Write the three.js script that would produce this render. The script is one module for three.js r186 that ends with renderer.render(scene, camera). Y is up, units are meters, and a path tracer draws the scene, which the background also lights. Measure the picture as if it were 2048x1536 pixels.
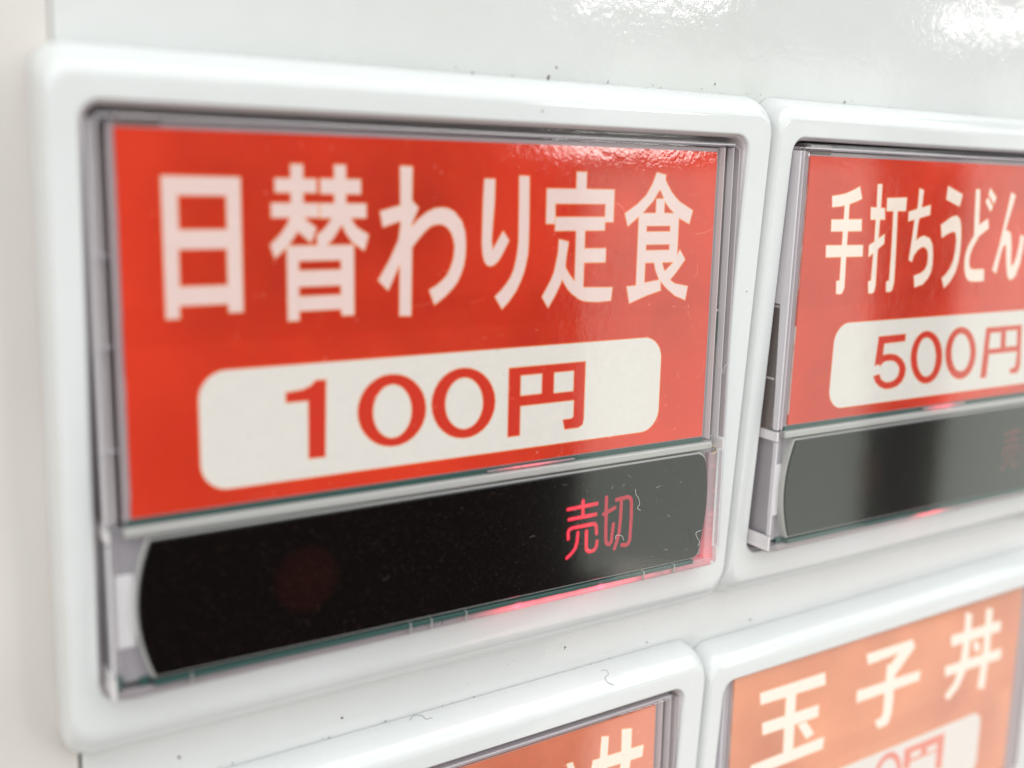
import * as THREE from 'three';
import { mergeGeometries } from 'three/addons/utils/BufferGeometryUtils.js';
import { RoundedBoxGeometry } from 'three/addons/geometries/RoundedBoxGeometry.js';
import { RectAreaLightUniformsLib } from 'three/addons/lights/RectAreaLightUniformsLib.js';

// ---------- camera, light, exposure (lengths below are millimetres, MM turns them into metres) ----------
const MM = 0.001;
const scene = new THREE.Scene();
const renderer = new THREE.WebGLRenderer({ antialias: true });
renderer.setSize(1024, 768);
renderer.toneMapping = THREE.LinearToneMapping;
renderer.toneMappingExposure = 1.05;
renderer.shadowMap.enabled = true;
RectAreaLightUniformsLib.init();

const camera = new THREE.PerspectiveCamera(38.834, 1024 / 768, 0.004, 20);
camera.position.set(-11.071 * MM, 0.258 * MM, 53.285 * MM);
camera.rotation.set(-0.23935, -0.58646, 0.05793, 'YXZ');
camera.focus = 0.0734;
camera.userData.fStop = 23;

scene.background = new THREE.Color(0.022, 0.021, 0.021);

// a lamp, bright window or added fill light of the room, given by the angles under which it stands from the buttons (azimuth to the right, elevation up) and its distance
const HUB = new THREE.Vector3(34 * MM, -16 * MM, 0);
function roomLight(name, az0, az1, el0, el1, dist, radiance, color) {
  const r = Math.PI / 180, az = (az0 + az1) / 2 * r, el = (el0 + el1) / 2 * r;
  const l = new THREE.RectAreaLight(color, radiance, 2 * dist * Math.tan((az1 - az0) / 2 * r) * Math.cos(el), 2 * dist * Math.tan((el1 - el0) / 2 * r));
  l.name = name; l.castShadow = true;
  l.position.set(Math.sin(az) * Math.cos(el), Math.sin(el), Math.cos(az) * Math.cos(el)).multiplyScalar(dist).add(HUB);
  l.lookAt(HUB);
  scene.add(l);
  return l;
}
roomLight('ceiling_light', -60, 80, 50, 78, 1.6, 3.1, 0xf8fffd);
roomLight('front_fill', -55, 75, 17, 47, 2.0, 2.0, 0xf6faff);  // added frontal fill that softens the shadows, not a ceiling lamp
roomLight('ceiling_tube', 35, 42.5, 6.5, 10.5, 3.0, 22, 0xfffdf8);
roomLight('far_tube', 53.4, 54.3, 5.2, 6.2, 3.2, 20, 0xfffdf8);
roomLight('far_tube_pair', 55.5, 56.8, 5.2, 6.0, 3.2, 20, 0xfffdf8);
roomLight('left_fill', -80, -18, -36, 16, 1.8, 1.8, 0xfdf7f1);  // added fill from the left, no window known there
roomLight('right_window', 36.5, 51.5, -18, 4.0, 2.2, 1.2, 0xf7fff2);
roomLight('far_window', 55.5, 74, -18, 4.0, 2.4, 1.22, 0xf8fff2);
roomLight('bright_floor', 36, 74, -44, -18, 1.9, 1.45, 0xfff0e8);

// ---------- helpers ----------
let seed = 20240;
const rnd = () => { seed = (seed + 0x6d2b79f5) | 0; let t = Math.imul(seed ^ (seed >>> 15), 1 | seed); t = (t + Math.imul(t ^ (t >>> 7), 61 | t)) ^ t; return ((t ^ (t >>> 14)) >>> 0) / 4294967296; };
const between = (a, b) => a + (b - a) * rnd();
function shade(m) { m.castShadow = true; m.receiveShadow = true; return m; }
function part(name, geometry, material, parent) {
  const m = shade(new THREE.Mesh(geometry.scale(MM, MM, MM), material));
  m.name = name; parent.add(m);
  return m;
}
// corners of a rounded rectangle, counter-clockwise from the lower right corner
function ringPoints(x0, x1, y0, y1, r, z, n = 9) {
  const p = [];
  for (const [cx, cy, a] of [[x1 - r, y0 + r, -0.5], [x1 - r, y1 - r, 0], [x0 + r, y1 - r, 0.5], [x0 + r, y0 + r, 1]])
    for (let i = 0; i < n; i++) { const t = (a + 0.5 * i / (n - 1)) * Math.PI; p.push([cx + r * Math.cos(t), cy + r * Math.sin(t), z]); }
  return p;
}
// skin over rings of the same number of points; 'cap' closes the last ring with a flat face
function loft(rings, cap = false) {
  const pos = [], idx = [], n = rings[0].length;
  rings.forEach((r) => r.forEach((p) => pos.push(...p)));
  for (let k = 0; k + 1 < rings.length; k++) for (let i = 0; i < n; i++) {
    const a = k * n + i, b = k * n + (i + 1) % n, c = a + n, d = b + n;
    idx.push(a, b, d, a, d, c);
  }
  if (cap) {
    const last = rings[rings.length - 1], c = last.reduce((s, p) => [s[0] + p[0] / n, s[1] + p[1] / n, s[2] + p[2] / n], [0, 0, 0]);
    pos.push(...c);
    const o = (rings.length - 1) * n, m = pos.length / 3 - 1;
    for (let i = 0; i < n; i++) idx.push(o + i, o + (i + 1) % n, m);
  }
  const g = new THREE.BufferGeometry();
  g.setAttribute('position', new THREE.Float32BufferAttribute(pos, 3));
  g.setIndex(idx); g.computeVertexNormals();
  return g;
}
function block(x0, x1, y0, y1, z0, z1, r = 0.06) {
  const g = new RoundedBoxGeometry(x1 - x0, y1 - y0, z1 - z0, 2, Math.min(r, (z1 - z0) / 2.1, (x1 - x0) / 2.1, (y1 - y0) / 2.1));
  return g.translate((x0 + x1) / 2, (y0 + y1) / 2, (z0 + z1) / 2);
}
// noise that tiles, for relief and stains
function tileNoise(size, cells) {
  const g = new Float32Array(cells * cells).map(() => rnd()), out = new Float32Array(size * size), s = (t) => t * t * t * (t * (t * 6 - 15) + 10);
  for (let y = 0; y < size; y++) for (let x = 0; x < size; x++) {
    const u = x / size * cells, v = y / size * cells, i = Math.floor(u), j = Math.floor(v), a = s(u - i), b = s(v - j);
    const q = (k, l) => g[((l % cells) * cells) + (k % cells)];
    out[y * size + x] = (q(i, j) * (1 - a) + q(i + 1, j) * a) * (1 - b) + (q(i, j + 1) * (1 - a) + q(i + 1, j + 1) * a) * b;
  }
  return out;
}
function heights(size, layers) {
  const h = new Float32Array(size * size);
  for (const [cells, amount] of layers) { const n = tileNoise(size, cells); for (let i = 0; i < h.length; i++) h[i] += (n[i] - 0.5) * amount; }
  return h;
}
function normalTexture(size, layers, steep, repeat) {
  const h = heights(size, layers), d = new Uint8Array(size * size * 4);
  for (let y = 0; y < size; y++) for (let x = 0; x < size; x++) {
    const gx = (h[y * size + (x + 1) % size] - h[y * size + (x + size - 1) % size]) * steep, gy = (h[((y + 1) % size) * size + x] - h[((y + size - 1) % size) * size + x]) * steep;
    const l = 1 / Math.hypot(gx, gy, 1), o = (y * size + x) * 4;
    d[o] = (-gx * l * 0.5 + 0.5) * 255; d[o + 1] = (-gy * l * 0.5 + 0.5) * 255; d[o + 2] = (l * 0.5 + 0.5) * 255; d[o + 3] = 255;
  }
  const t = new THREE.DataTexture(d, size, size);
  t.wrapS = t.wrapT = THREE.RepeatWrapping; t.magFilter = t.minFilter = THREE.LinearFilter; t.repeat.set(repeat, repeat); t.needsUpdate = true;
  return t;
}
function paintTexture(size, base, layers, amount, repeat) {
  const h = heights(size, layers), d = new Uint8Array(size * size * 4);
  for (let i = 0; i < size * size; i++) { const k = 1 + h[i] * amount; d[i * 4] = Math.min(255, base[0] * k); d[i * 4 + 1] = Math.min(255, base[1] * k); d[i * 4 + 2] = Math.min(255, base[2] * (1 + h[i] * amount * 1.25)); d[i * 4 + 3] = 255; }
  const t = new THREE.DataTexture(d, size, size);
  t.colorSpace = THREE.SRGBColorSpace; t.wrapS = t.wrapT = THREE.RepeatWrapping; t.magFilter = t.minFilter = THREE.LinearFilter; t.repeat.set(repeat, repeat); t.needsUpdate = true;
  return t;
}
function planarUV(g, sx = 1, sy = sx, ox = 0, oy = 0) {      // uv in millimetres (or in units of sx, sy), laid on from the front
  const p = g.attributes.position, uv = new Float32Array(p.count * 2);
  for (let i = 0; i < p.count; i++) { uv[i * 2] = (p.getX(i) - ox) / sx; uv[i * 2 + 1] = (p.getY(i) - oy) / sy; }
  g.setAttribute('uv', new THREE.BufferAttribute(uv, 2));
  return g;
}

function ledGlow(stops) {                                           // red LED spill in the clear plastic, painted as an uneven emissive gradient
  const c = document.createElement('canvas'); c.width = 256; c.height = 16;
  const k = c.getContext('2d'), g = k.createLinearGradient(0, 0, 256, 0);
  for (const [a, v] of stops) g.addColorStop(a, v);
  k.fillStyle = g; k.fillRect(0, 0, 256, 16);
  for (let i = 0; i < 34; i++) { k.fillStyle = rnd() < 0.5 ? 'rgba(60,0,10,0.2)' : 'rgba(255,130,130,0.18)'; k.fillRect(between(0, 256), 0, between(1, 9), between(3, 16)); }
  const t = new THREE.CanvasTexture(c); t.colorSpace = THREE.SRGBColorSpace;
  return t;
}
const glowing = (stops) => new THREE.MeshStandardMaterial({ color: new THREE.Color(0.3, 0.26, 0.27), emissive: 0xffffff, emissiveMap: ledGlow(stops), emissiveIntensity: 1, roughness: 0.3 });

// ---------- materials ----------
const M = {
  panel: new THREE.MeshPhysicalMaterial({ map: paintTexture(512, [211, 212, 210], [[3, 0.5], [9, 0.3], [40, 0.12]], 0.07, 1 / 60), normalMap: normalTexture(512, [[9, 1.2], [24, 1], [52, 0.7], [110, 0.3]], 0.062, 1 / 14), normalScale: new THREE.Vector2(1, 1), roughness: 0.07 }),
  sidePanel: new THREE.MeshPhysicalMaterial({ map: paintTexture(512, [212, 207, 201], [[3, 0.5], [8, 0.4]], 0.1, 1 / 50), roughness: 0.2 }),
  bezel: new THREE.MeshPhysicalMaterial({ map: paintTexture(512, [217, 219, 218], [[4, 0.4], [30, 0.2], [120, 0.1]], 0.05, 1 / 40), roughness: 0.1 }),
  well: new THREE.MeshStandardMaterial({ color: new THREE.Color(0.5, 0.45, 0.46), roughness: 0.6 }),
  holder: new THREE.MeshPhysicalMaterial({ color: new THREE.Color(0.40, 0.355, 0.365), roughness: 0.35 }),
  channel: new THREE.MeshPhysicalMaterial({ color: new THREE.Color(0.62, 0.55, 0.53), roughness: 0.4 }),
  notch: new THREE.MeshPhysicalMaterial({ color: new THREE.Color(0.62, 0.58, 0.6), roughness: 0.25 }),
  carrier: new THREE.MeshPhysicalMaterial({ color: new THREE.Color(0.34, 0.32, 0.34), roughness: 0.3 }),
  green: new THREE.MeshPhysicalMaterial({ color: new THREE.Color(0.035, 0.085, 0.075), roughness: 0.25 }),
  rim: new THREE.MeshPhysicalMaterial({ color: new THREE.Color(0.42, 0.42, 0.4), roughness: 0.15 }),
  slot: new THREE.MeshStandardMaterial({ color: new THREE.Color(0.15, 0.125, 0.115), roughness: 0.7 }),  // dark brown, also used for the painted shade in the side gap
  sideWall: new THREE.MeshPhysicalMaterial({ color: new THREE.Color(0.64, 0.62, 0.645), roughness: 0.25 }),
  diffuser: new THREE.MeshPhysicalMaterial({ color: new THREE.Color(0.72, 0.70, 0.70), roughness: 0.4 }),
  cover: new THREE.MeshPhysicalMaterial({ color: new THREE.Color(0.995, 0.99, 0.995), transmission: 1, thickness: 0, ior: 1.5, roughness: 0.04 }),
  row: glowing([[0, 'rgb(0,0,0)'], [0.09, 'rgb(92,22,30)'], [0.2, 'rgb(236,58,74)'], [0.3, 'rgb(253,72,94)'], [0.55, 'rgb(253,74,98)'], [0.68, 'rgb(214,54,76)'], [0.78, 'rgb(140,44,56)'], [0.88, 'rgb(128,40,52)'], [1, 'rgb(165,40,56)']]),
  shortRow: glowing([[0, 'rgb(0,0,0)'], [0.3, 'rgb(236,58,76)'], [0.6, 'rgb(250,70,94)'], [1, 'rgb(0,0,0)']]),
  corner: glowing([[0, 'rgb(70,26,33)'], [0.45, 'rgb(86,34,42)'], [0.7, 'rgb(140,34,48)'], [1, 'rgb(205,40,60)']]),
  lip: new THREE.MeshPhysicalMaterial({ color: new THREE.Color(0.3, 0.265, 0.275), roughness: 0.3 }),
  added_ledge: new THREE.MeshPhysicalMaterial({ color: new THREE.Color(0.6, 0.55, 0.56), roughness: 0.4 }),
  dust: new THREE.MeshStandardMaterial({ color: new THREE.Color(0.16, 0.13, 0.11), roughness: 0.9 }),
  lint: new THREE.MeshStandardMaterial({ color: new THREE.Color(0.6, 0.58, 0.56), roughness: 0.9 }),
  yellowLint: new THREE.MeshStandardMaterial({ color: new THREE.Color(0.62, 0.5, 0.28), roughness: 0.9 }),
  darkLint: new THREE.MeshStandardMaterial({ color: new THREE.Color(0.17, 0.16, 0.16), roughness: 0.9 }),
};

// ---------- the sheet-metal front that the buttons are set into ----------
const H = 2.433;                      // the front lies this far behind the faces of the bezels
const PLACES = [[0, 0, 0], [46.211, 0.055, -0.0036], [-0.706, -40.343, 0.0082], [45.451, -40.719, 0.0065]];
const OPEN_W = 42, OPEN_H = 30.3;
function holePath(x0, x1, y0, y1, r) {
  const p = new THREE.Path();
  p.setFromPoints(ringPoints(x0, x1, y0, y1, r, 0, 5).map(([x, y]) => new THREE.Vector2(x, y)));
  return p;
}
{
  const s = new THREE.Shape([[-0.55, -140], [190, -140], [190, 70], [-0.55, 70]].map(([x, y]) => new THREE.Vector2(x, y)));
  for (const [x, y] of PLACES) s.holes.push(holePath(x - 0.35, x + OPEN_W + 0.6, y - OPEN_H - 0.6, y + 0.6, 1));
  const g = planarUV(new THREE.ExtrudeGeometry(s, { depth: 1.2, bevelEnabled: true, bevelThickness: 0.12, bevelSize: 0.12, bevelOffset: -0.12, bevelSegments: 2 }));
  const front = part('front_panel', g.translate(0, 0, -H - 1.32), M.panel, scene);
  front.userData = { kind: 'structure', label: 'glossy off-white painted metal front behind the menu buttons' };
  const side = part('side_panel', planarUV(new THREE.ExtrudeGeometry(new THREE.Shape([[-90, -140], [-0.95, -140], [-0.73, -36], [-0.62, 4], [-0.62, 70], [-90, 70]].map(([a, b]) => new THREE.Vector2(a, b))), { depth: 1.3, bevelEnabled: true, bevelThickness: 0.08, bevelSize: 0.06, bevelOffset: -0.06, bevelSegments: 2 })).translate(0, 0, -H - 1.42), M.sidePanel, scene);
  side.userData = { kind: 'structure', label: 'cream painted strip left of the thin vertical joint' };
  const back = part('joint_backing', block(-3, 1.5, -140, 70, -H - 2.6, -H - 1.7, 0.1), M.well, scene);
  back.userData = { kind: 'structure', label: 'dark gap inside the thin vertical joint' };
}

// ---------- print on the menu cards ----------
const CARD = { x0: 1.643, x1: 39.793, s1: 19.073 };
const PX = 40;                         // pixels per millimetre of card
const GLYPHS = {
  card1: [
    'M3.73 2.24L7.63 2.24L7.63 8.98L6.89 8.98L6.89 8.53L4.39 8.53L4.39 9.16L3.73 9.16ZM4.48 4.82L6.91 4.82L6.91 3.13L4.48 3.13ZM4.44 7.61L6.88 7.61L6.88 5.75L4.44 5.75Z',
    'M10.31 1.53L10.96 1.53L10.96 3.49L10.96 4.24L10.31 4.24L10.31 3.50Z',
    'M9.45 2.25L11.70 2.25L11.70 2.94L9.45 2.94Z',
    'M9.24 3.50L11.82 3.50L11.82 4.21L9.24 4.21Z',
    'M12.72 1.50L13.36 1.50L13.36 3.48L13.48 4.24L12.72 4.24L12.72 3.48Z',
    'M11.93 2.23L14.22 2.23L14.22 2.98L11.93 2.98Z',
    'M11.90 3.50L14.54 3.50L14.54 4.24L11.90 4.24Z',
    'M10.27 4.19L11.01 4.19L10.62 4.93L10.25 5.48L9.93 5.82L9.38 6.29L9.16 5.61L9.70 5.10L10.08 4.59Z',
    'M10.88 4.19L11.67 4.77L11.37 5.51L10.56 4.85Z',
    'M12.64 4.19L13.38 4.19L13.02 4.72L12.60 5.33L12.18 5.74L11.74 5.73L11.71 5.15L12.19 4.77Z',
    'M13.03 4.19L13.58 4.19L13.93 4.72L14.67 5.15L14.42 5.98L13.73 5.52L13.34 5.01L13.09 4.48Z',
    'M10.04 5.68L13.80 5.68L13.80 9.44L13.11 9.44L13.05 9.08L10.65 9.08L10.65 9.58L10.04 9.58ZM10.66 6.98L13.07 6.98L13.07 6.45L10.66 6.45ZM10.65 8.33L13.06 8.33L13.06 7.80L10.65 7.80Z',
    'M16.58 1.47L17.32 1.48L17.27 4.68L17.31 5.65L17.27 9.66L16.56 9.62L16.59 5.52L16.62 4.44Z',
    'M15.38 3.90L16.62 3.57L17.29 3.31L17.70 3.69L17.44 4.26L17.23 4.68L16.62 4.38L15.54 4.73Z',
    'M16.62 4.74L17.37 4.74L17.27 5.84L16.66 6.55L15.85 8.18L15.27 7.61L15.95 6.54L16.49 5.46Z',
    'M17.17 4.86L17.71 4.32L18.27 3.93L18.72 3.74L19.18 3.68L19.60 3.73L20.00 3.92L20.48 4.45L20.69 5.01L20.75 5.57L20.76 6.01L20.73 6.45L20.63 6.99L20.45 7.46L20.24 7.86L19.95 8.20L19.45 8.65L18.77 9.10L18.44 8.27L18.94 8.01L19.29 7.74L19.58 7.46L19.79 7.06L19.96 6.63L20.03 6.19L20.05 5.81L19.97 5.44L19.84 5.10L19.62 4.82L19.40 4.66L19.12 4.58L18.80 4.60L18.48 4.70L18.17 4.93L17.86 5.23L17.55 5.57L17.27 5.90L16.69 6.25L16.69 5.28Z',
    'M21.96 2.05L22.66 2.05L22.64 3.38L22.56 4.45L22.49 5.47L22.57 6.11L23.28 5.02L23.69 5.56L23.20 6.41L22.98 6.72L22.71 6.94L22.45 7.01L22.22 6.95L22.05 6.73L21.93 6.35L21.86 5.71L21.87 5.08L21.89 3.39Z',
    'M24.33 1.83L25.02 1.85L25.07 4.46L25.07 5.76L25.03 6.41L24.92 6.93L24.78 7.45L24.56 7.97L24.26 8.52L23.80 9.09L23.31 9.56L22.81 8.82L23.25 8.45L23.58 8.10L23.85 7.75L24.07 7.30L24.22 6.72L24.31 6.27L24.37 5.62L24.36 3.82Z',
    'M28.46 1.52L29.19 1.52L29.19 2.61L28.46 2.61Z',
    'M26.30 2.54L31.36 2.54L31.36 4.50L30.72 4.50L30.72 3.40L26.93 3.40L26.93 4.59L26.30 4.59Z',
    'M26.98 4.21L30.71 4.21L30.71 5.01L26.98 5.01Z',
    'M28.55 4.90L29.20 4.90L29.20 8.54L28.55 8.54Z',
    'M29.08 6.13L30.86 6.13L30.86 6.97L29.08 6.97Z',
    'M27.29 5.53L27.99 5.69L27.85 6.60L27.80 7.21L27.66 7.69L27.49 8.18L27.14 8.84L26.61 9.63L26.15 8.96L26.74 8.03L26.98 7.52L27.11 6.95L27.24 6.34Z',
    'M27.80 7.21L28.16 7.71L28.55 8.12L28.83 8.35L29.18 8.50L31.49 8.58L31.39 9.39L30.48 9.43L29.85 9.40L29.38 9.35L28.90 9.19L28.43 8.89L28.08 8.60L27.72 8.13L27.52 7.81Z',
    'M34.72 1.42L35.48 1.57L35.42 1.89L35.03 2.43L34.53 3.16L34.18 3.48L33.75 3.89L33.27 4.24L32.53 4.77L32.27 3.99L33.23 3.42L33.93 2.85L34.39 2.16Z',
    'M35.37 1.76L35.69 2.23L36.01 2.64L36.37 2.96L36.73 3.24L37.88 3.79L37.63 4.64L36.72 4.25L36.35 3.98L35.90 3.63L35.54 3.28L35.17 2.65L34.99 2.43Z',
    'M32.65 8.57L33.39 8.53L34.00 8.39L35.38 8.21L35.47 8.90L34.30 9.18L32.91 9.63Z',
    'M34.80 7.03L35.44 7.04L35.64 7.53L36.06 8.17L36.65 8.51L37.77 8.72L37.61 9.61L36.70 9.28L35.97 8.79L35.29 8.18L34.96 7.58Z',
    'M36.94 6.31L37.43 6.95L36.69 7.79L36.12 8.33L35.65 7.76L36.47 7.10L36.71 6.77Z',
    'M34.78 3.06L35.45 3.06L35.45 4.05L34.78 4.05Z',
    'M33.40 3.97L36.72 3.97L36.72 7.09L34.06 7.09L34.06 8.54L33.40 8.54L33.40 7.03ZM34.05 5.14L36.04 5.14L36.04 4.75L34.05 4.75ZM34.07 6.32L36.05 6.32L36.05 5.93L34.07 5.93Z'
  ],
  price1: [
    'M11.54 12.88L12.12 12.90L12.03 17.15L11.10 17.13L11.12 13.93L9.86 13.92L9.85 13.41L10.80 13.33L11.26 13.15Z',
    'M18.26 15.05L18.21 15.52L18.05 15.95L17.79 16.34L17.44 16.66L17.03 16.88L16.57 17.01L16.09 17.03L15.62 16.95L15.17 16.77L14.77 16.50L14.45 16.16L14.20 15.76L14.05 15.32L14.00 14.87L14.06 14.42L14.21 14.00L14.46 13.62L14.78 13.31L15.18 13.08L15.62 12.94L16.09 12.91L16.56 12.97L17.02 13.13L17.43 13.39L17.77 13.73L18.04 14.13L18.20 14.58ZM17.34 14.71L17.24 14.38L17.09 14.07L16.89 13.82L16.65 13.62L16.39 13.50L16.12 13.45L15.85 13.49L15.59 13.59L15.36 13.77L15.17 14.01L15.02 14.29L14.93 14.62L14.90 14.96L14.93 15.31L15.02 15.64L15.16 15.94L15.36 16.20L15.59 16.40L15.85 16.53L16.12 16.59L16.40 16.56L16.66 16.46L16.90 16.28L17.10 16.04L17.25 15.75L17.34 15.42L17.37 15.07Z',
    'M22.94 15.07L22.90 15.54L22.74 15.98L22.49 16.38L22.14 16.70L21.73 16.93L21.27 17.06L20.79 17.08L20.31 17.00L19.85 16.82L19.45 16.55L19.11 16.20L18.86 15.79L18.70 15.35L18.64 14.89L18.69 14.44L18.84 14.01L19.08 13.63L19.41 13.31L19.80 13.08L20.25 12.94L20.72 12.90L21.20 12.96L21.66 13.13L22.08 13.39L22.43 13.73L22.70 14.14L22.88 14.59ZM22.08 14.70L21.98 14.37L21.81 14.06L21.60 13.81L21.35 13.61L21.07 13.49L20.78 13.44L20.49 13.47L20.22 13.58L19.98 13.76L19.78 14.00L19.63 14.28L19.54 14.61L19.51 14.95L19.55 15.30L19.64 15.63L19.80 15.93L20.01 16.19L20.26 16.39L20.53 16.52L20.83 16.58L21.12 16.55L21.40 16.45L21.64 16.28L21.85 16.03L22.00 15.74L22.10 15.41L22.12 15.06Z',
    'M23.90 13.16L29.58 13.16L29.58 16.85L29.50 17.18L29.19 17.34L28.14 17.34L27.99 16.74L28.62 16.74L28.80 16.62L28.80 15.53L24.75 15.53L24.75 17.36L23.90 17.36ZM24.73 14.93L26.33 14.93L26.33 13.64L24.73 13.64ZM27.19 14.99L28.74 14.99L28.74 13.65L27.19 13.65Z'
  ],
  card2: [
    'M4.14 2.71L4.87 2.63L5.55 2.51L6.28 2.28L6.97 2.00L7.32 2.85L6.72 3.06L6.09 3.24L5.14 3.41L4.24 3.48Z',
    'M4.29 4.36L7.51 4.33L7.58 5.17L4.35 5.19Z',
    'M3.97 6.18L7.90 6.20L7.96 7.02L4.05 7.02Z',
    'M5.54 3.16L6.02 3.15L6.17 6.72L6.30 9.24L6.16 9.61L5.96 9.72L5.49 9.68L5.39 8.77L5.74 8.72L5.65 6.71Z',
    'M8.89 1.80L9.40 1.79L9.48 3.56L9.58 6.47L9.74 9.20L9.66 9.65L9.45 9.78L9.02 9.76L8.89 8.89L9.19 8.84L9.12 5.57L9.03 3.56Z',
    'M8.39 3.46L9.93 3.52L10.06 4.34L8.47 4.35Z',
    'M8.58 6.23L10.20 5.41L10.24 6.10L8.65 7.08Z',
    'M10.10 2.78L12.33 2.72L12.35 3.70L10.17 3.72Z',
    'M10.93 3.62L11.40 3.62L11.65 6.34L11.83 8.95L11.74 9.53L11.54 9.73L11.04 9.72L10.93 8.97L11.25 8.88L11.14 6.18Z',
    'M12.72 3.76L15.23 3.23L15.26 3.98L12.77 4.46Z',
    'M13.68 2.01L14.22 2.15L14.18 3.52L13.95 4.67L13.93 5.98L13.83 7.06L13.70 7.53L13.31 7.36L13.44 5.59L13.51 4.22L13.72 3.30Z',
    'M13.82 6.06L14.19 5.75L14.77 5.56L15.54 5.76L15.94 6.23L16.14 7.02L16.21 7.81L16.12 8.36L15.88 8.79L15.28 9.29L14.33 9.48L14.12 8.61L14.89 8.43L15.34 8.19L15.59 7.80L15.60 7.17L15.46 6.70L15.04 6.40L14.67 6.42L14.22 6.64L13.76 7.14Z',
    'M17.09 1.78L19.01 2.39L18.80 3.32L17.06 2.80Z',
    'M16.74 4.75L17.90 4.16L18.26 4.06L18.65 4.04L19.01 4.28L19.27 4.83L19.45 5.79L19.50 6.91L19.40 7.79L19.20 8.44L18.68 9.15L18.00 9.67L17.57 8.88L18.06 8.57L18.49 8.10L18.77 7.54L18.90 6.82L18.89 5.95L18.70 5.39L18.41 5.23L17.74 5.40L17.02 5.73Z',
    'M20.66 1.97L21.18 1.96L21.37 3.23L21.56 4.76L22.67 4.25L22.89 5.00L21.71 5.64L21.13 6.45L20.85 7.09L20.83 7.66L21.01 8.15L21.41 8.28L22.90 8.29L23.09 9.25L21.87 9.26L21.32 9.21L20.90 9.09L20.56 8.71L20.34 8.22L20.23 7.49L20.29 6.92L20.51 6.36L21.09 5.56L20.89 4.03Z',
    'M22.50 1.84L23.42 2.57L23.22 3.07L22.37 2.34Z',
    'M22.34 2.57L23.09 3.30L22.87 3.69L22.08 2.91Z',
    'M25.37 2.14L26.01 2.37L25.75 3.28L25.19 5.17L25.59 5.21L26.00 5.46L26.29 6.51L26.48 7.77L26.62 8.11L26.89 8.03L27.18 7.36L27.34 6.43L27.38 5.60L27.97 5.68L27.94 6.86L27.79 7.88L27.41 8.80L27.12 9.13L26.79 9.27L26.49 9.16L26.21 8.86L25.92 8.01L25.56 6.42L25.34 6.33L25.05 6.66L24.82 7.57L24.63 8.67L24.06 8.40L24.60 6.49L24.92 4.68Z'
  ],
  price2: [
    'M10.74 13.14L13.86 13.10L13.89 13.64L11.43 13.69L11.40 15.04L10.59 15.37Z',
    'M11.21 15.41L11.53 15.16L11.86 15.07L12.34 15.05L12.80 15.12L13.18 15.33L13.45 15.59L13.57 15.82L13.54 16.21L13.35 16.52L13.00 16.71L12.53 16.80L12.08 16.78L11.74 16.65L11.47 16.48L11.23 16.08L10.57 16.17L10.88 16.67L11.39 17.02L12.04 17.26L12.77 17.29L13.46 17.16L13.99 16.87L14.28 16.42L14.33 15.87L14.11 15.44L13.67 15.03L13.02 14.69L12.26 14.56L11.58 14.59L11.02 14.75L10.62 15.06Z',
    'M18.73 15.12L18.77 15.60L18.70 16.05L18.53 16.46L18.28 16.80L17.94 17.05L17.55 17.20L17.12 17.25L16.67 17.19L16.23 17.02L15.82 16.76L15.46 16.42L15.16 16.02L14.94 15.58L14.82 15.11L14.79 14.65L14.86 14.20L15.02 13.81L15.27 13.48L15.59 13.23L15.97 13.07L16.39 13.01L16.83 13.06L17.27 13.21L17.69 13.46L18.06 13.79L18.37 14.19L18.60 14.64ZM17.85 14.74L17.70 14.40L17.50 14.09L17.27 13.84L17.01 13.65L16.73 13.53L16.46 13.49L16.20 13.53L15.97 13.65L15.78 13.85L15.64 14.10L15.55 14.40L15.52 14.74L15.55 15.10L15.64 15.46L15.78 15.80L15.98 16.11L16.21 16.36L16.47 16.56L16.74 16.68L17.02 16.73L17.28 16.69L17.51 16.57L17.71 16.38L17.86 16.12L17.95 15.81L17.98 15.47L17.95 15.11Z',
    'M23.14 15.06L23.19 15.55L23.12 16.01L22.96 16.42L22.70 16.77L22.36 17.02L21.96 17.18L21.52 17.23L21.06 17.17L20.61 17.00L20.19 16.74L19.81 16.39L19.50 15.98L19.28 15.53L19.14 15.05L19.11 14.58L19.17 14.13L19.33 13.73L19.58 13.39L19.91 13.14L20.29 12.98L20.72 12.92L21.17 12.97L21.63 13.12L22.05 13.37L22.44 13.71L22.76 14.12L23.00 14.58ZM22.30 14.66L22.14 14.32L21.93 14.02L21.69 13.76L21.41 13.58L21.13 13.46L20.84 13.42L20.57 13.46L20.33 13.58L20.13 13.77L19.98 14.02L19.89 14.32L19.86 14.66L19.89 15.01L19.99 15.37L20.14 15.70L20.35 16.01L20.59 16.26L20.86 16.46L21.15 16.58L21.44 16.62L21.71 16.59L21.96 16.47L22.16 16.28L22.31 16.02L22.41 15.72L22.44 15.38L22.40 15.02Z',
    'M24.20 13.16L29.17 13.16L29.68 16.65L29.61 16.99L29.37 17.29L28.39 17.29L28.22 16.87L28.79 16.87L28.99 16.59L28.99 15.39L24.98 15.39L24.98 17.36L24.20 17.36ZM24.84 14.99L26.53 14.99L26.34 13.60L24.84 13.60ZM27.19 14.95L28.84 14.95L28.58 13.53L26.99 13.53Z'
  ],
  card4: [
    'M4.53 1.90L12.05 1.98L12.25 3.11L4.66 2.94Z',
    'M7.54 2.23L8.69 2.40L8.82 7.90L7.65 8.21Z',
    'M4.97 4.60L11.58 4.76L11.64 5.83L5.12 5.69Z',
    'M3.97 8.02L12.53 7.93L12.49 9.00L4.13 9.04Z',
    'M9.15 5.89L10.20 5.90L11.25 7.27L10.35 7.51Z',
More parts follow.
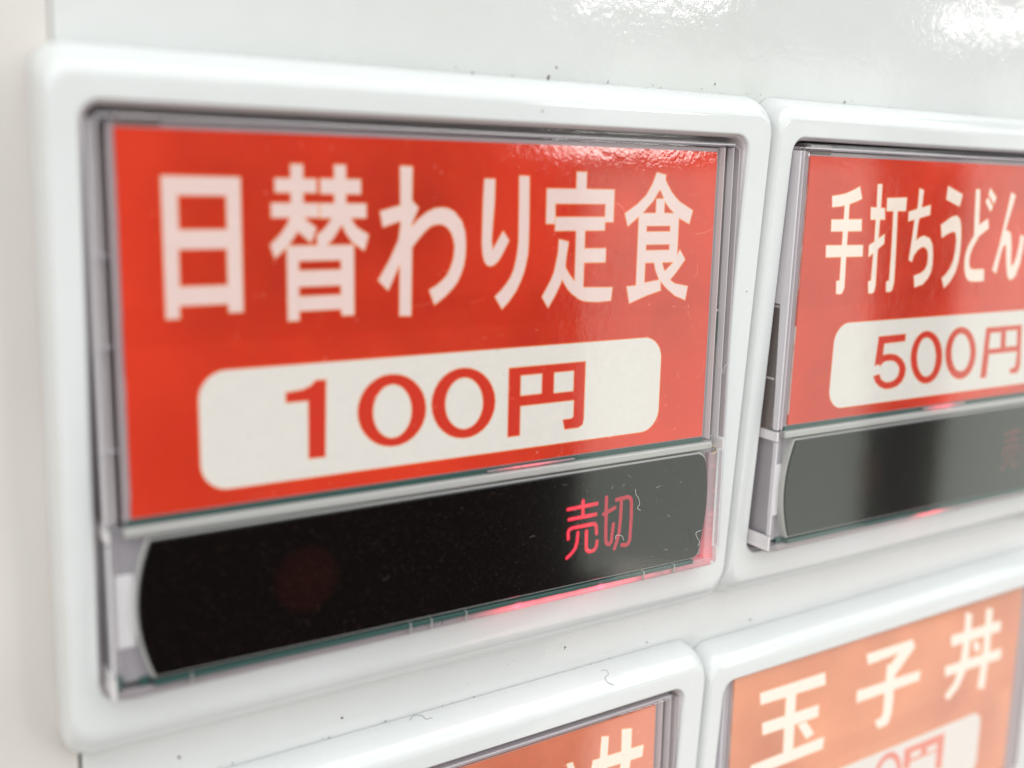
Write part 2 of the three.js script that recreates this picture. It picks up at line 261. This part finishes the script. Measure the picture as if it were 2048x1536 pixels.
    'M17.23 1.61L23.35 1.65L23.80 2.47L21.32 4.55L21.33 5.42L20.37 5.18L20.23 3.69L21.56 2.50L17.54 2.63Z',
    'M20.12 3.26L21.17 3.37L21.36 6.90L21.29 8.28L20.90 9.09L19.63 9.18L19.09 8.31L19.94 8.19L20.13 7.69L20.10 6.29Z',
    'M16.33 4.76L24.88 4.95L24.88 5.90L16.42 5.89Z',
    'M29.02 2.61L36.59 2.74L36.73 3.81L29.18 3.68Z',
    'M28.52 5.52L37.21 5.72L37.22 6.77L28.68 6.50Z',
    'M30.91 0.74L31.89 1.09L31.98 3.36L31.98 6.29L30.92 8.09L29.53 9.08L28.86 8.51L30.17 7.45L30.83 5.72L31.01 3.14Z',
    'M34.08 1.02L35.07 1.23L35.28 5.30L35.00 9.31L33.95 9.04L34.27 5.06Z',
    'M32.51 3.92L33.42 4.25L33.72 5.16L32.86 5.00Z'
  ],
  price4: [
    'M23.67 12.36L29.44 12.36L29.44 16.02L28.52 15.74L28.52 13.88L24.57 13.88L24.57 14.53L23.67 14.25ZM24.63 13.64L26.09 13.64L26.09 12.93L24.63 12.93ZM26.94 13.75L28.50 13.75L28.50 13.08L26.94 13.08Z'
  ],
  card3: [
    'M34.09 2.74L38.75 2.87L38.68 3.78L33.90 3.68Z',
    'M34.80 1.08L35.45 1.27L35.35 4.06L34.79 4.97L34.17 4.77L34.67 3.85Z',
    'M36.66 1.05L37.58 1.24L37.57 3.65L37.35 5.78L36.54 5.52L36.68 3.38Z',
    'M31.75 2.32L32.27 2.32L32.60 3.21L32.08 3.32Z'
  ],
  led: [
    'M28.45 22.56L30.77 22.52',
    'M29.63 22.18L29.65 23.12',
    'M28.56 23.25L30.70 23.23',
    'M28.55 24.53L28.52 24.16L28.57 23.96L28.79 23.86L30.45 23.84L30.67 23.88L30.77 24.07L30.82 24.54',
    'M29.30 24.25L29.26 24.84L29.13 25.24L28.89 25.52L28.49 25.80',
    'M29.99 24.26L30.01 25.32L30.06 25.54L30.28 25.69L30.66 25.65L30.84 25.43L30.88 25.08',
    'M31.34 23.31L32.25 23.02',
    'M31.52 22.21L31.56 24.23L31.60 25.16L31.70 25.39L31.89 25.46L32.06 25.31L32.10 24.85L32.18 24.12',
    'M32.36 22.49L33.27 22.43L33.51 22.51L33.62 22.76L33.67 23.85L33.62 25.43L33.48 25.70L33.26 25.75L32.97 25.68',
    'M32.78 22.64L32.76 23.71L32.69 24.77L32.54 25.32L32.35 25.83'
  ]
};
const GRAIN = heights(512, [[20, 0.4], [70, 0.5], [150, 0.7]]);
function cardTexture({ ink, digits = [204, 58, 42], paper, pill, title, price, zero, wear }) {
  const w = Math.round((CARD.x1 - CARD.x0) * PX), h = Math.round(CARD.s1 * PX), c = document.createElement('canvas');
  c.width = w; c.height = h;
  const k = c.getContext('2d');
  const rgb = (v) => `rgb(${v.join(',')})`;
  k.fillStyle = rgb(ink); k.fillRect(0, 0, w, h);
  for (let i = 0; i < 90; i++) {                                    // uneven ink
    const x = between(0, w), y = between(0, h), r = between(60, 260), g = k.createRadialGradient(x, y, 0, x, y, r), dark = rnd() < 0.5;
    g.addColorStop(0, dark ? 'rgba(150,20,10,0.07)' : 'rgba(255,110,80,0.06)'); g.addColorStop(1, 'rgba(0,0,0,0)');
    k.fillStyle = g; k.fillRect(x - r, y - r, 2 * r, 2 * r);
  }
  k.strokeStyle = 'rgba(120,10,0,0.10)'; k.lineWidth = 1.6;          // screen of the printer
  k.beginPath();
  for (let x = -h; x < w; x += 6.4) { k.moveTo(x, h * 0.55); k.lineTo(x + h, 0); k.moveTo(x, h); k.lineTo(x + h, h * 0.45); }
  k.stroke();
  k.setTransform(PX, 0, 0, PX, -CARD.x0 * PX, 0);
  const fringe = 'rgba(246,180,106,0.6)', white = rgb(paper);
  const fill = (paths, style, edge) => {
    k.lineJoin = 'round'; k.lineWidth = 0.13; k.strokeStyle = edge;
    for (const p of paths) k.stroke(new Path2D(p));
    k.fillStyle = style;
    for (const p of paths) k.fill(new Path2D(p));
  };
  const [px0, px1, py0, py1, pr] = pill;
  const box = new Path2D();
  box.moveTo(px0 + pr, py0); box.arcTo(px1, py0, px1, py1, pr); box.arcTo(px1, py1, px0, py1, pr); box.arcTo(px0, py1, px0, py0, pr); box.arcTo(px0, py0, px1, py0, pr); box.closePath();
  k.strokeStyle = fringe; k.lineWidth = 0.12; k.stroke(box);
  k.fillStyle = 'rgb(220,216,208)'; k.fill(box);
  fill(title, white, fringe);
  fill(price, rgb(digits), 'rgba(236,150,90,0.6)');
  if (zero) { k.strokeStyle = rgb(digits); k.lineWidth = 0.62; k.beginPath(); k.ellipse(zero[0], zero[1], zero[2], zero[3], 0, 0, 2 * Math.PI); k.stroke(); }
  k.lineCap = 'round';
  for (let i = 0; i < wear; i++) {                                   // fine scratches and scuffs, most of them to the right
    const x = CARD.x0 + 38 * Math.pow(rnd(), 0.45), y = between(0.3, 19), a = rnd() < 0.6 ? between(-0.4, 0.15) : between(0, 6.3), l = rnd() < 0.75 ? between(0.05, 0.35) : between(0.4, 1.7);
    k.strokeStyle = `rgba(255,226,214,${between(0.12, 0.55).toFixed(2)})`; k.lineWidth = between(0.018, 0.05);
    k.beginPath(); k.moveTo(x, y); k.quadraticCurveTo(x + l * 0.5, y + between(-0.08, 0.08), x + l * Math.cos(a), y + l * Math.sin(a)); k.stroke();
  }
  for (let i = 0; i < wear; i++) { k.fillStyle = rnd() < 0.7 ? 'rgba(255,232,222,0.5)' : 'rgba(70,40,35,0.35)'; k.beginPath(); k.arc(CARD.x0 + 38 * Math.pow(rnd(), 0.6), between(0.2, 19), between(0.02, 0.055), 0, 7); k.fill(); }
  k.setTransform(1, 0, 0, 1, 0, 0);
  const d = k.getImageData(0, 0, w, h);
  for (let y = 0; y < h; y++) for (let x = 0; x < w; x++) {          // grain of the print
    const n = 1 + (GRAIN[(y % 512) * 512 + (x % 512)]) * 0.022, o = (y * w + x) * 4;
    for (let q = 0; q < 3; q++) d.data[o + q] = Math.min(255, d.data[o + q] * n);
  }
  k.putImageData(d, 0, 0);
  const t = new THREE.CanvasTexture(c);
  t.colorSpace = THREE.SRGBColorSpace; t.anisotropy = 8;
  return t;
}
const laminate = normalTexture(512, [[14, 1], [37, 0.55], [90, 0.5], [170, 0.3]], 0.085, 1);
laminate.repeat.set(3, 1.5);
const cardMaterial = (o) => new THREE.MeshPhysicalMaterial({ map: cardTexture(o), roughness: 0.085, normalMap: laminate });

// ---------- the dark window with the lit sold-out lettering ----------
const WIN = { x0: 1.6, x1: 40.6, s0: 20.1, s1: 27.8 };
function windowShape(grow) {
  const s = new THREE.Shape(), g = grow;
  s.moveTo(2.47 - g, -20.3 + g); s.lineTo(39.45 + g, -20.3 + g);
  s.quadraticCurveTo(40.05 + g, -20.4 + g * 0.5, 40.2 + g, -21.2);
  s.quadraticCurveTo(40.72 + g, -23.9, 39.95 + g, -27.0);
  s.quadraticCurveTo(39.85 + g, -27.72 - g, 39.3 + g, -27.72 - g);
  s.lineTo(2.5 - g, -27.62 - g);
  s.quadraticCurveTo(0.98 - g, -23.9, 2.47 - g, -20.3 + g);
  return s;
}
const windowUV = (g) => planarUV(g, WIN.x1 - WIN.x0, WIN.s1 - WIN.s0, WIN.x0, -WIN.s1);
function windowCanvas(draw) {
  const c = document.createElement('canvas'), s = 36;
  c.width = Math.round((WIN.x1 - WIN.x0) * s); c.height = Math.round((WIN.s1 - WIN.s0) * s);
  const k = c.getContext('2d');
  draw(k, c.width, c.height, () => k.setTransform(s, 0, 0, s, -WIN.x0 * s, -WIN.s0 * s));
  const t = new THREE.CanvasTexture(c);
  t.colorSpace = THREE.SRGBColorSpace;
  return t;
}
const windowColor = windowCanvas((k, w, h, toMM) => {
  k.fillStyle = 'rgb(10,6,5)'; k.fillRect(0, 0, w, h);
  const d = k.getImageData(0, 0, w, h);
  for (let i = 0; i < w * h; i++) { const n = Math.pow(rnd(), 9) * 26 + between(-2, 2); d.data[i * 4] += n * 1.1; d.data[i * 4 + 1] += n; d.data[i * 4 + 2] += n * 0.95; }
  k.putImageData(d, 0, 0);
  toMM();
  for (let i = 0; i < 5200; i++) { k.fillStyle = rnd() < 0.5 ? 'rgba(104,74,62,0.30)' : 'rgba(0,0,0,0.4)'; k.beginPath(); k.arc(between(1.6, 40.6), between(20.1, 27.8), between(0.02, 0.06), 0, 7); k.fill(); }
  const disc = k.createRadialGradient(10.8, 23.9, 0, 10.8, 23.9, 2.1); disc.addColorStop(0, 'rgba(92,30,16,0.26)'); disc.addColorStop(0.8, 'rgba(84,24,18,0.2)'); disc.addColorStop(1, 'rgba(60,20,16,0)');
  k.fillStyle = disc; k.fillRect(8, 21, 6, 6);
  for (let i = 0; i < 75; i++) { k.fillStyle = `rgba(190,190,185,${between(0.3, 0.95).toFixed(2)})`; k.beginPath(); k.arc(1.6 + 39 * Math.pow(rnd(), 0.22), between(20.3, 27.6), between(0.012, 0.035), 0, 7); k.fill(); }
  k.lineCap = 'round';
  for (let i = 0; i < 16; i++) { const x = 1.6 + 39 * Math.pow(rnd(), 0.18), y = between(20.5, 27.4); k.strokeStyle = 'rgba(225,225,220,0.6)'; k.lineWidth = between(0.02, 0.045); k.beginPath(); k.moveTo(x, y); k.quadraticCurveTo(x + between(-0.3, 0.3), y + between(-0.3, 0.3), x + between(-0.4, 0.4), y + between(-0.3, 0.3)); k.stroke(); }
});
function litLettering(bright, dim, hot = false) {
  return windowCanvas((k, w, h, toMM) => {
    k.fillStyle = 'black'; k.fillRect(0, 0, w, h);
    toMM();
    k.lineCap = k.lineJoin = 'round'; k.lineWidth = 0.285;
    const g = k.createLinearGradient(28.2, 0, 33.4, 0);
    g.addColorStop(0, bright); g.addColorStop(0.35, bright); g.addColorStop(0.62, dim); g.addColorStop(1, dim);
    k.strokeStyle = g;
    for (const p of GLYPHS.led) k.stroke(new Path2D(p));
    k.lineWidth = 0.1;
    const core = k.createLinearGradient(28.2, 0, 31, 0); core.addColorStop(0, 'rgba(255,120,140,0.75)'); core.addColorStop(0.6, 'rgba(255,90,110,0.5)'); core.addColorStop(1, 'rgba(255,60,90,0)');
    if (hot) { k.strokeStyle = core; for (const p of GLYPHS.led) k.stroke(new Path2D(p)); }
    for (let i = 0; i < 260; i++) { k.fillStyle = 'rgba(0,0,0,0.22)'; k.beginPath(); k.arc(between(28, 34), between(21.8, 26), between(0.015, 0.04), 0, 7); k.fill(); }
  });
}

// ---------- one menu button ----------
const BEZEL = { l: 1.702, r: 2.25, t: 2.563, b: 3.8, fl: 1.28, fr: 1.9, ft: 1.06, fb: 1.4 };   // outset of the foot and of the flat face on each side
function bezelGeometry() {
  const rings = [], B = BEZEL;
  const at = (k, z) => ringPoints(-(B.fl + (B.l - B.fl) * k), OPEN_W + B.fr + (B.r - B.fr) * k, -OPEN_H - B.fb - (B.b - B.fb) * k, B.ft + (B.t - B.ft) * k, 1.25 + 0.25 * k, z);
  rings.push(at(0.9, -H - 0.2), at(0.9, -H + 0.06), at(0.985, -H + 0.06), at(1, -H + 0.09));
  for (let i = 0; i <= 10; i++) { const a = i / 10 * Math.PI / 2; rings.push(at(Math.cos(a), -H + 0.15 + (H - 0.15) * Math.sin(a))); }
  rings.push(ringPoints(-0.19, OPEN_W + 0.19, -OPEN_H - 0.19, 0.19, 1.22, 0));
  for (let i = 1; i <= 5; i++) { const a = i / 5 * Math.PI / 2, d = 0.17 * (1 - Math.sin(a)); rings.push(ringPoints(-d, OPEN_W + d, -OPEN_H - d, d, 1.05 + d, -0.17 * (1 - Math.cos(a)))); }
  rings.push(ringPoints(0.02, OPEN_W - 0.02, -OPEN_H + 0.02, -0.02, 1.05, -2), ringPoints(0.1, OPEN_W - 0.1, -OPEN_H + 0.1, -0.1, 1.05, -6.5));
  return planarUV(loft(rings));
}
const bezelShape = bezelGeometry().scale(MM, MM, MM);
function makeButton(name, label, [x, y, turn], { tilt, lift, shift = 0, card, letters, glow, ledX, lit = false, ticks = [] }) {
  const t = new THREE.Group();
  t.name = name; t.position.set(x * MM, y * MM, 0); t.rotation.z = turn; scene.add(t);
  t.userData = { label, category: 'push button', group: 'menu buttons on the ticket machine front' };
  const bezel = shade(new THREE.Mesh(bezelShape, M.bezel)); bezel.name = 'bezel'; t.add(bezel);
  part('well', loft([ringPoints(-0.1, OPEN_W + 0.1, -OPEN_H - 0.1, 0.1, 1.1, -6.2), ringPoints(-0.1, OPEN_W + 0.1, -OPEN_H - 0.1, 0.1, 1.1, -9)], true), M.well, t);
  part('added_ledge', loft([ringPoints(-0.05, OPEN_W + 0.05, -OPEN_H - 0.05, 0.05, 1.05, -0.3), ringPoints(0.2, OPEN_W - 0.2, -OPEN_H + 0.25, -0.2, 0.9, -0.36), ringPoints(0.21, OPEN_W - 0.21, -OPEN_H + 0.26, -0.21, 0.9, -1.6)]), M.added_ledge, t);  // ledge added to keep the gap round the key from going black
  // everything below tilts with the key: y runs up its face, z out of it, zero on the card's upper edge
  const key = (n, g, m, parent = t) => { const o = part(n, g, m, parent); if (parent === t) { o.position.set(0, (-1.168 + shift) * MM, lift * MM); o.rotation.x = -tilt; } return o; };
  const holder = key('card_holder', block(1.3, 40.15, -19.5, 0.3, -2.6, -0.14, 0.12), M.holder, t);
  key('side_channel', block(0.5, 1.22, -19.5, 0.5, -2.7, -0.95), M.channel);
  const right = key('side_channel', mergeGeometries([block(40.22, 40.72, -19.5, 0.4, -2.7, -1.25), block(40.8, 41.15, -19.5, 0.4, -2.7, -0.75), block(41.22, 41.5, -19.5, 0.4, -2.7, -1.1)]), M.channel);
  key('top_channel', block(0.6, 41.4, 0.36, 0.62, -2.7, -0.9), M.holder);
  for (const s of [6.1, 10.5, 15.7]) key('notch', block(0.42, 1.28, -s - 0.09, -s + 0.09, -1.9, -0.55), M.notch);
  key('notch', block(40.2, 41.5, -10.62, -10.46, -1.9, -0.5), M.notch);
  for (const [s0, s1] of [[6.6, 9.4], [16.2, 17.9]]) key('slot', block(0.86, 1.04, -s1, -s0, -1.6, -0.88), M.dust);
  key('slot', block(40.3, 41.3, -12.8, -10.9, -1.5, -0.6), M.green);
  const sheet = new THREE.BoxGeometry(CARD.x1 - CARD.x0, CARD.s1, 0.16, 24, 40, 1).translate((CARD.x0 + CARD.x1) / 2, -CARD.s1 / 2, -0.04), sp = sheet.attributes.position;
  for (let i = 0; i < sp.count; i++) sp.setZ(i, sp.getZ(i) - 0.008 * Math.max(0, 1.9 + sp.getY(i)) ** 2);   // the upper edge curls back a little
  sheet.computeVertexNormals();
  const c = key('menu_card', sheet, card);
  c.userData.label = letters;
  key('carrier', block(0.75, 41.25, -27.95, -19.62, -2.7, -0.4, 0.1), M.carrier);
  key('green_band', block(2.4, 39.4, -28.14, -27.86, -0.8, 0.3, 0.05), M.green);
  key('green_band', block(1.35, 40, -19.58, -19.2, -0.5, -0.06, 0.05), M.green);
  key('green_band', block(0.55, 0.95, -28.35, -27.5, -1.6, -0.2, 0.05), M.green);
  key('green_band', block(1.75, 2.3, -28.3, -27.75, -1.6, -0.2, 0.05), M.green);
  key('divider', block(1.2, 40.6, -20.02, -19.5, -0.38, 0.3, 0.14), M.rim);
  key('window_rim', new THREE.ExtrudeGeometry(windowShape(0.13), { depth: 0.4, bevelEnabled: true, bevelThickness: 0.06, bevelSize: 0.05, bevelOffset: -0.05, bevelSegments: 2, curveSegments: 20 }).translate(0, 0, -0.36), M.rim);
  key('indicator_window', windowUV(new THREE.ExtrudeGeometry(windowShape(0), { depth: 0.1, bevelEnabled: true, bevelThickness: 0.05, bevelSize: 0.05, bevelOffset: -0.05, bevelSegments: 2, curveSegments: 20 }).translate(0, 0, 0.09)),
    new THREE.MeshPhysicalMaterial({ map: windowColor, roughness: 0.12, emissive: 0xffffff, emissiveMap: glow, emissiveIntensity: 1 }));
  key('diffuser_block', block(0.78, 1.72, -26.0, -22.1, -1.4, -0.3), M.diffuser);
  if (!lit) key('diffuser_block', block(40.75, 41.45, -26.2, -22.0, -1.4, -0.3), M.diffuser);
  // thick edges of the clear key, seen from the side
  const wedge = new THREE.Shape([[-1.5, 0.3], [0.3, 0.3], [0.3, -19.3], [-0.12, -19.3], [-0.42, -10.3], [-1.5, -10.2]].map(([a, b]) => new THREE.Vector2(a, b)));
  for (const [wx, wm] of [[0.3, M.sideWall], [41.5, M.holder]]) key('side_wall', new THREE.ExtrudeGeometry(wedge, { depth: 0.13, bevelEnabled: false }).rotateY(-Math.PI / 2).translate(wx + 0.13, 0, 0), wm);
  key('side_shade', block(0.44, 0.5, -19.4, -10.3, -2.7, -0.45, 0.02), M.slot);  // dark strip painted in for the shade of the gap beside the key
  for (const wx of [0.3, 41.5]) {
    key('side_wall', block(wx, wx + 0.2, -20.15, -19.45, -2.4, 0.34, 0.06), M.diffuser);
    key('side_wall', block(wx, wx + 0.2, -28.4, -27.3, -2.4, 0.34, 0.06), M.diffuser);
    key('side_wall', block(wx + 0.02, wx + 0.18, -27.2, -20.25, 0.0, 0.36, 0.06), M.sideWall);
  }
  const rings = [];
  const at = (i, z) => ringPoints(0.23 + i, 41.77 - i, -28.63 + i, 0.82 - i, 0.9 - i * 0.6, z);
  rings.push(at(0, -2.8), at(0, -0.02));
  for (let i = 1; i <= 7; i++) { const a = i / 7 * Math.PI / 2; rings.push(at(0.55 * (1 - Math.cos(a)), 0.05 + 0.55 * Math.sin(a))); }
  key('clear_cover', loft(rings, true), M.cover);
  for (const [x0, x1, s, k, h, m] of ledX) {            // bars added to carry the painted LED spill, each with its light just before it
    const led = key('led_spill_bar', planarUV(block(x0, x1, -s - h, -s + h, -0.6, 0.1, 0.08), x1 - x0, 2 * h, x0, -s - h), m);
    for (let i = 0; i < 2; i++) {
      const l = new THREE.PointLight(new THREE.Color(1, 0.06, 0.12), 1.1e-6 * k);
      l.name = 'led_light'; l.castShadow = true; l.shadow.radius = 0.02;
      l.position.set((x0 + (x1 - x0) * (0.25 + 0.3 * i)) * MM, -s * MM, 0.32 * MM); led.add(l);
    }
  }
  if (lit) {                                             // red light caught in the clear corner, painted as emission on a bar
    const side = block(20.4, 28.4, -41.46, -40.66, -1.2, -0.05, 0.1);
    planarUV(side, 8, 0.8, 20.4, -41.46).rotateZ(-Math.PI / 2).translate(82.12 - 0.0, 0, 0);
    key('led_spill_bar', side, M.corner);
  }
  let from = 0.55;
  for (const [x0, x1, s] of [...ledX.filter((l) => l[2] > 25), [41.45, 0, 0]]) {   // grey lip of the key below the window, left free by the glow bars
    if (x0 - from > 0.5) key('lower_lip', block(from, x0 - 0.05, -28.6, -28.17, -0.6, 0.1, 0.08), M.lip);
    from = x1 + 0.05;
  }
  key('latch', block(1.7, 3.8, 0.1, 0.72, -0.8, -0.08, 0.05), M.slot);
  for (const tx of ticks) key('mould_tick', block(tx - 0.03, tx + 0.03, -28.5, -27.82, 0.1, 0.4, 0.03), M.rim);
  // bright cut edges of the clear pane over the card
  for (const [a, b] of [[0.7, 0.78], [40.2, 40.26], [41.0, 41.06]]) key('pane_edge', block(a, b, -19.3, 0.3, -0.3, 0.3, 0.03), M.notch);
  key('pane_edge', block(0.8, 41.1, 0.46, 0.53, -0.3, 0.3, 0.03), M.notch);
  return t;
}
const RED = [222, 65, 42], ORANGE = [236, 155, 108], PAPER = [226, 203, 196];
const WIDE = [5.21, 35.76, 11.95, 18.2, 1.45];
makeButton('menu_button', 'white push button with red card priced 100 yen, seen whole', PLACES[0], {
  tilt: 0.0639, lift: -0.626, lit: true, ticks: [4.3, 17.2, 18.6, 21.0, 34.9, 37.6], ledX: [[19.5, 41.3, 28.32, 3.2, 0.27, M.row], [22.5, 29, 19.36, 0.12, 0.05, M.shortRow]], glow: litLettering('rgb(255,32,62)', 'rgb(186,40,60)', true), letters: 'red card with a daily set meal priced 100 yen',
  card: cardMaterial({ ink: RED, paper: PAPER, pill: WIDE, title: GLYPHS.card1, price: GLYPHS.price1, wear: 110 }) });
makeButton('menu_button_001', 'white push button with red card priced 500 yen, cut by right edge', PLACES[1], {
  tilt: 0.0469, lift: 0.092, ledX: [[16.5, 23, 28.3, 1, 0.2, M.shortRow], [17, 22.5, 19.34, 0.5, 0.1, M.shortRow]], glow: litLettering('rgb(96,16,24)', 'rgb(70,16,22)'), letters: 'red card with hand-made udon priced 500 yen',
  card: cardMaterial({ ink: RED, paper: [240, 226, 212], pill: [5.75, 36.2, 11.9, 18.3, 1.5], title: GLYPHS.card2, price: GLYPHS.price2, wear: 40 }) });
makeButton('menu_button_002', 'white push button whose orange card shows one rice-bowl character at lower edge', PLACES[2], {
  tilt: 0.0639, lift: -0.626, ledX: [], glow: litLettering('rgb(80,12,20)', 'rgb(60,12,20)'), letters: 'orange card with one white character in view',
  card: cardMaterial({ ink: [226, 138, 108], paper: [240, 229, 212], pill: WIDE, title: GLYPHS.card3, price: [], wear: 50 }) });
makeButton('menu_button_003', 'white push button with orange egg rice-bowl card, lower right', PLACES[3], {
  tilt: 0.0639, lift: -0.626, shift: 0.75, ledX: [], glow: litLettering('rgb(80,12,20)', 'rgb(60,12,20)'), letters: 'orange card with three white characters',
  card: cardMaterial({ ink: ORANGE, digits: [222, 120, 100], paper: [240, 231, 216], pill: [5.2, 34.99, 11.6, 18.0, 1.3], title: GLYPHS.card4, price: GLYPHS.price4, zero: [21.4, 14.4, 1.7, 2.1], wear: 40 }) });

// ---------- specks of dust and fibres ----------
{
  const g = [], speck = (x, y, z, r) => g.push(new THREE.IcosahedronGeometry(r, 1).scale(between(0.7, 1.6), between(0.6, 1), 0.5).rotateZ(between(0, 3)).translate(x, y, z));
  for (const [x, y, r] of [[27.28, 2.71, 0.11], [24.72, 2.66, 0.05], [22, 2.61, 0.08], [27.82, 3.33, 0.06], [40.69, 3.18, 0.07], [31.74, 2.71, 0.05], [14.73, -36.49, 0.08], [4.65, -36.22, 0.08], [31.7, -35.65, 0.08], [39.3, -37.0, 0.06], [50, -37.5, 0.08], [53.54, 2.73, 0.08], [58.59, 2.57, 0.06], [43.93, 2.15, 0.1], [44.1, -0.4, 0.09]]) speck(x, y, -H + 0.02, r);
  for (const [x, y, r] of [[25.33, 0.73, 0.06], [43.22, -10.41, 0.05]]) speck(x, y, 0.02, r);
  for (let i = 0; i < 34; i++) speck(between(2, 44), -37.62 + between(-0.03, 0.12), -H + 0.02, between(0.015, 0.055));
  for (let i = 0; i < 26; i++) speck(between(4, 80), 2.68 + between(-0.02, 0.2), -H + 0.02, between(0.012, 0.04));
  for (let i = 0; i < 30; i++) speck(between(0, 60), between(-36.8, -34.8), -H + 0.01, between(0.01, 0.03));
  const d = part('dust', mergeGeometries(g), M.dust, scene);
  d.userData = { kind: 'stuff', label: 'dark specks of dust along the bezel feet and on the white front' };
}
function fibre(label, points, material, r) {
  const curve = new THREE.CatmullRomCurve3(points);
  const m = part('lint_fibre', new THREE.TubeGeometry(curve, 40, r, 6), material, scene);
  m.userData = { label, category: 'lint fibre' };
  return m;
}
let fibres = 0;
function onKey(label, list, material, r) {           // across, down the key, on its clear face
  const t = 0.0639, p = list.map(([x, s]) => new THREE.Vector3(x, -1.168 - s * Math.cos(t) + 0.63 * Math.sin(t), -0.626 + s * Math.sin(t) + 0.63 * Math.cos(t)));
  const f = fibre(label, p, material, r * 0.72); if (fibres) f.name = 'lint_fibre_00' + fibres; fibres++;
}
function onFace(label, list, r) { const f = fibre(label, list.map((p) => new THREE.Vector3(...p)), M.darkLint, r * 0.65); f.name = 'lint_fibre_00' + fibres; fibres++; }
onKey('yellowish curled fibre right of the dark window, below the red card corner', [[40.04, 19.64], [40.51, 19.78], [40.68, 20.06], [40.26, 20.28], [40.62, 20.21]], M.yellowLint, 0.028);
onKey('pale Y-shaped fibre on the clear margin right of the 100 yen card', [[40.32, 13.66], [40.38, 14.07], [40.71, 14.32], [40.81, 14.67], [40.94, 14.64], [40.95, 14.3], [41.46, 13.86]], M.lint, 0.02);
onKey('pale looped fibre at the lower right end of the dark window', [[39.68, 25.63], [39.17, 25.77], [39.37, 26.21], [39.56, 26.47], [39.41, 26.75]], M.lint, 0.026);
onKey('small arched pale fibre over the foot of the lit red lettering', [[32.1, 25.03], [32.13, 24.79], [32.34, 24.79], [32.65, 24.93], [32.78, 25.22]], M.lint, 0.026);
onKey('thin pale squiggle on the dark window right of the lit lettering', [[33.59, 21.85], [33.65, 22.21], [33.88, 22.49], [34, 22.94], [33.83, 23.16], [34.11, 23.38]], M.lint, 0.024);
onFace('dark curled hair on the upper slope of the lower left bezel', [[34.3, -37.6, -1.43], [34.73, -37.64, -1.29], [34.6, -37.77, -0.94], [34.24, -37.82, -0.83], [34.19, -38, -0.53], [34.61, -38.24, -0.25]], 0.022);
onFace('thin dark hair at the foot of the lower left bezel', [[19.18, -37.62, -1.86], [19.71, -37.59, -2.25], [20.18, -37.6, -1.98], [20.23, -37.65, -1.6], [20.72, -37.66, -1.58]], 0.018);

renderer.render(scene, camera);
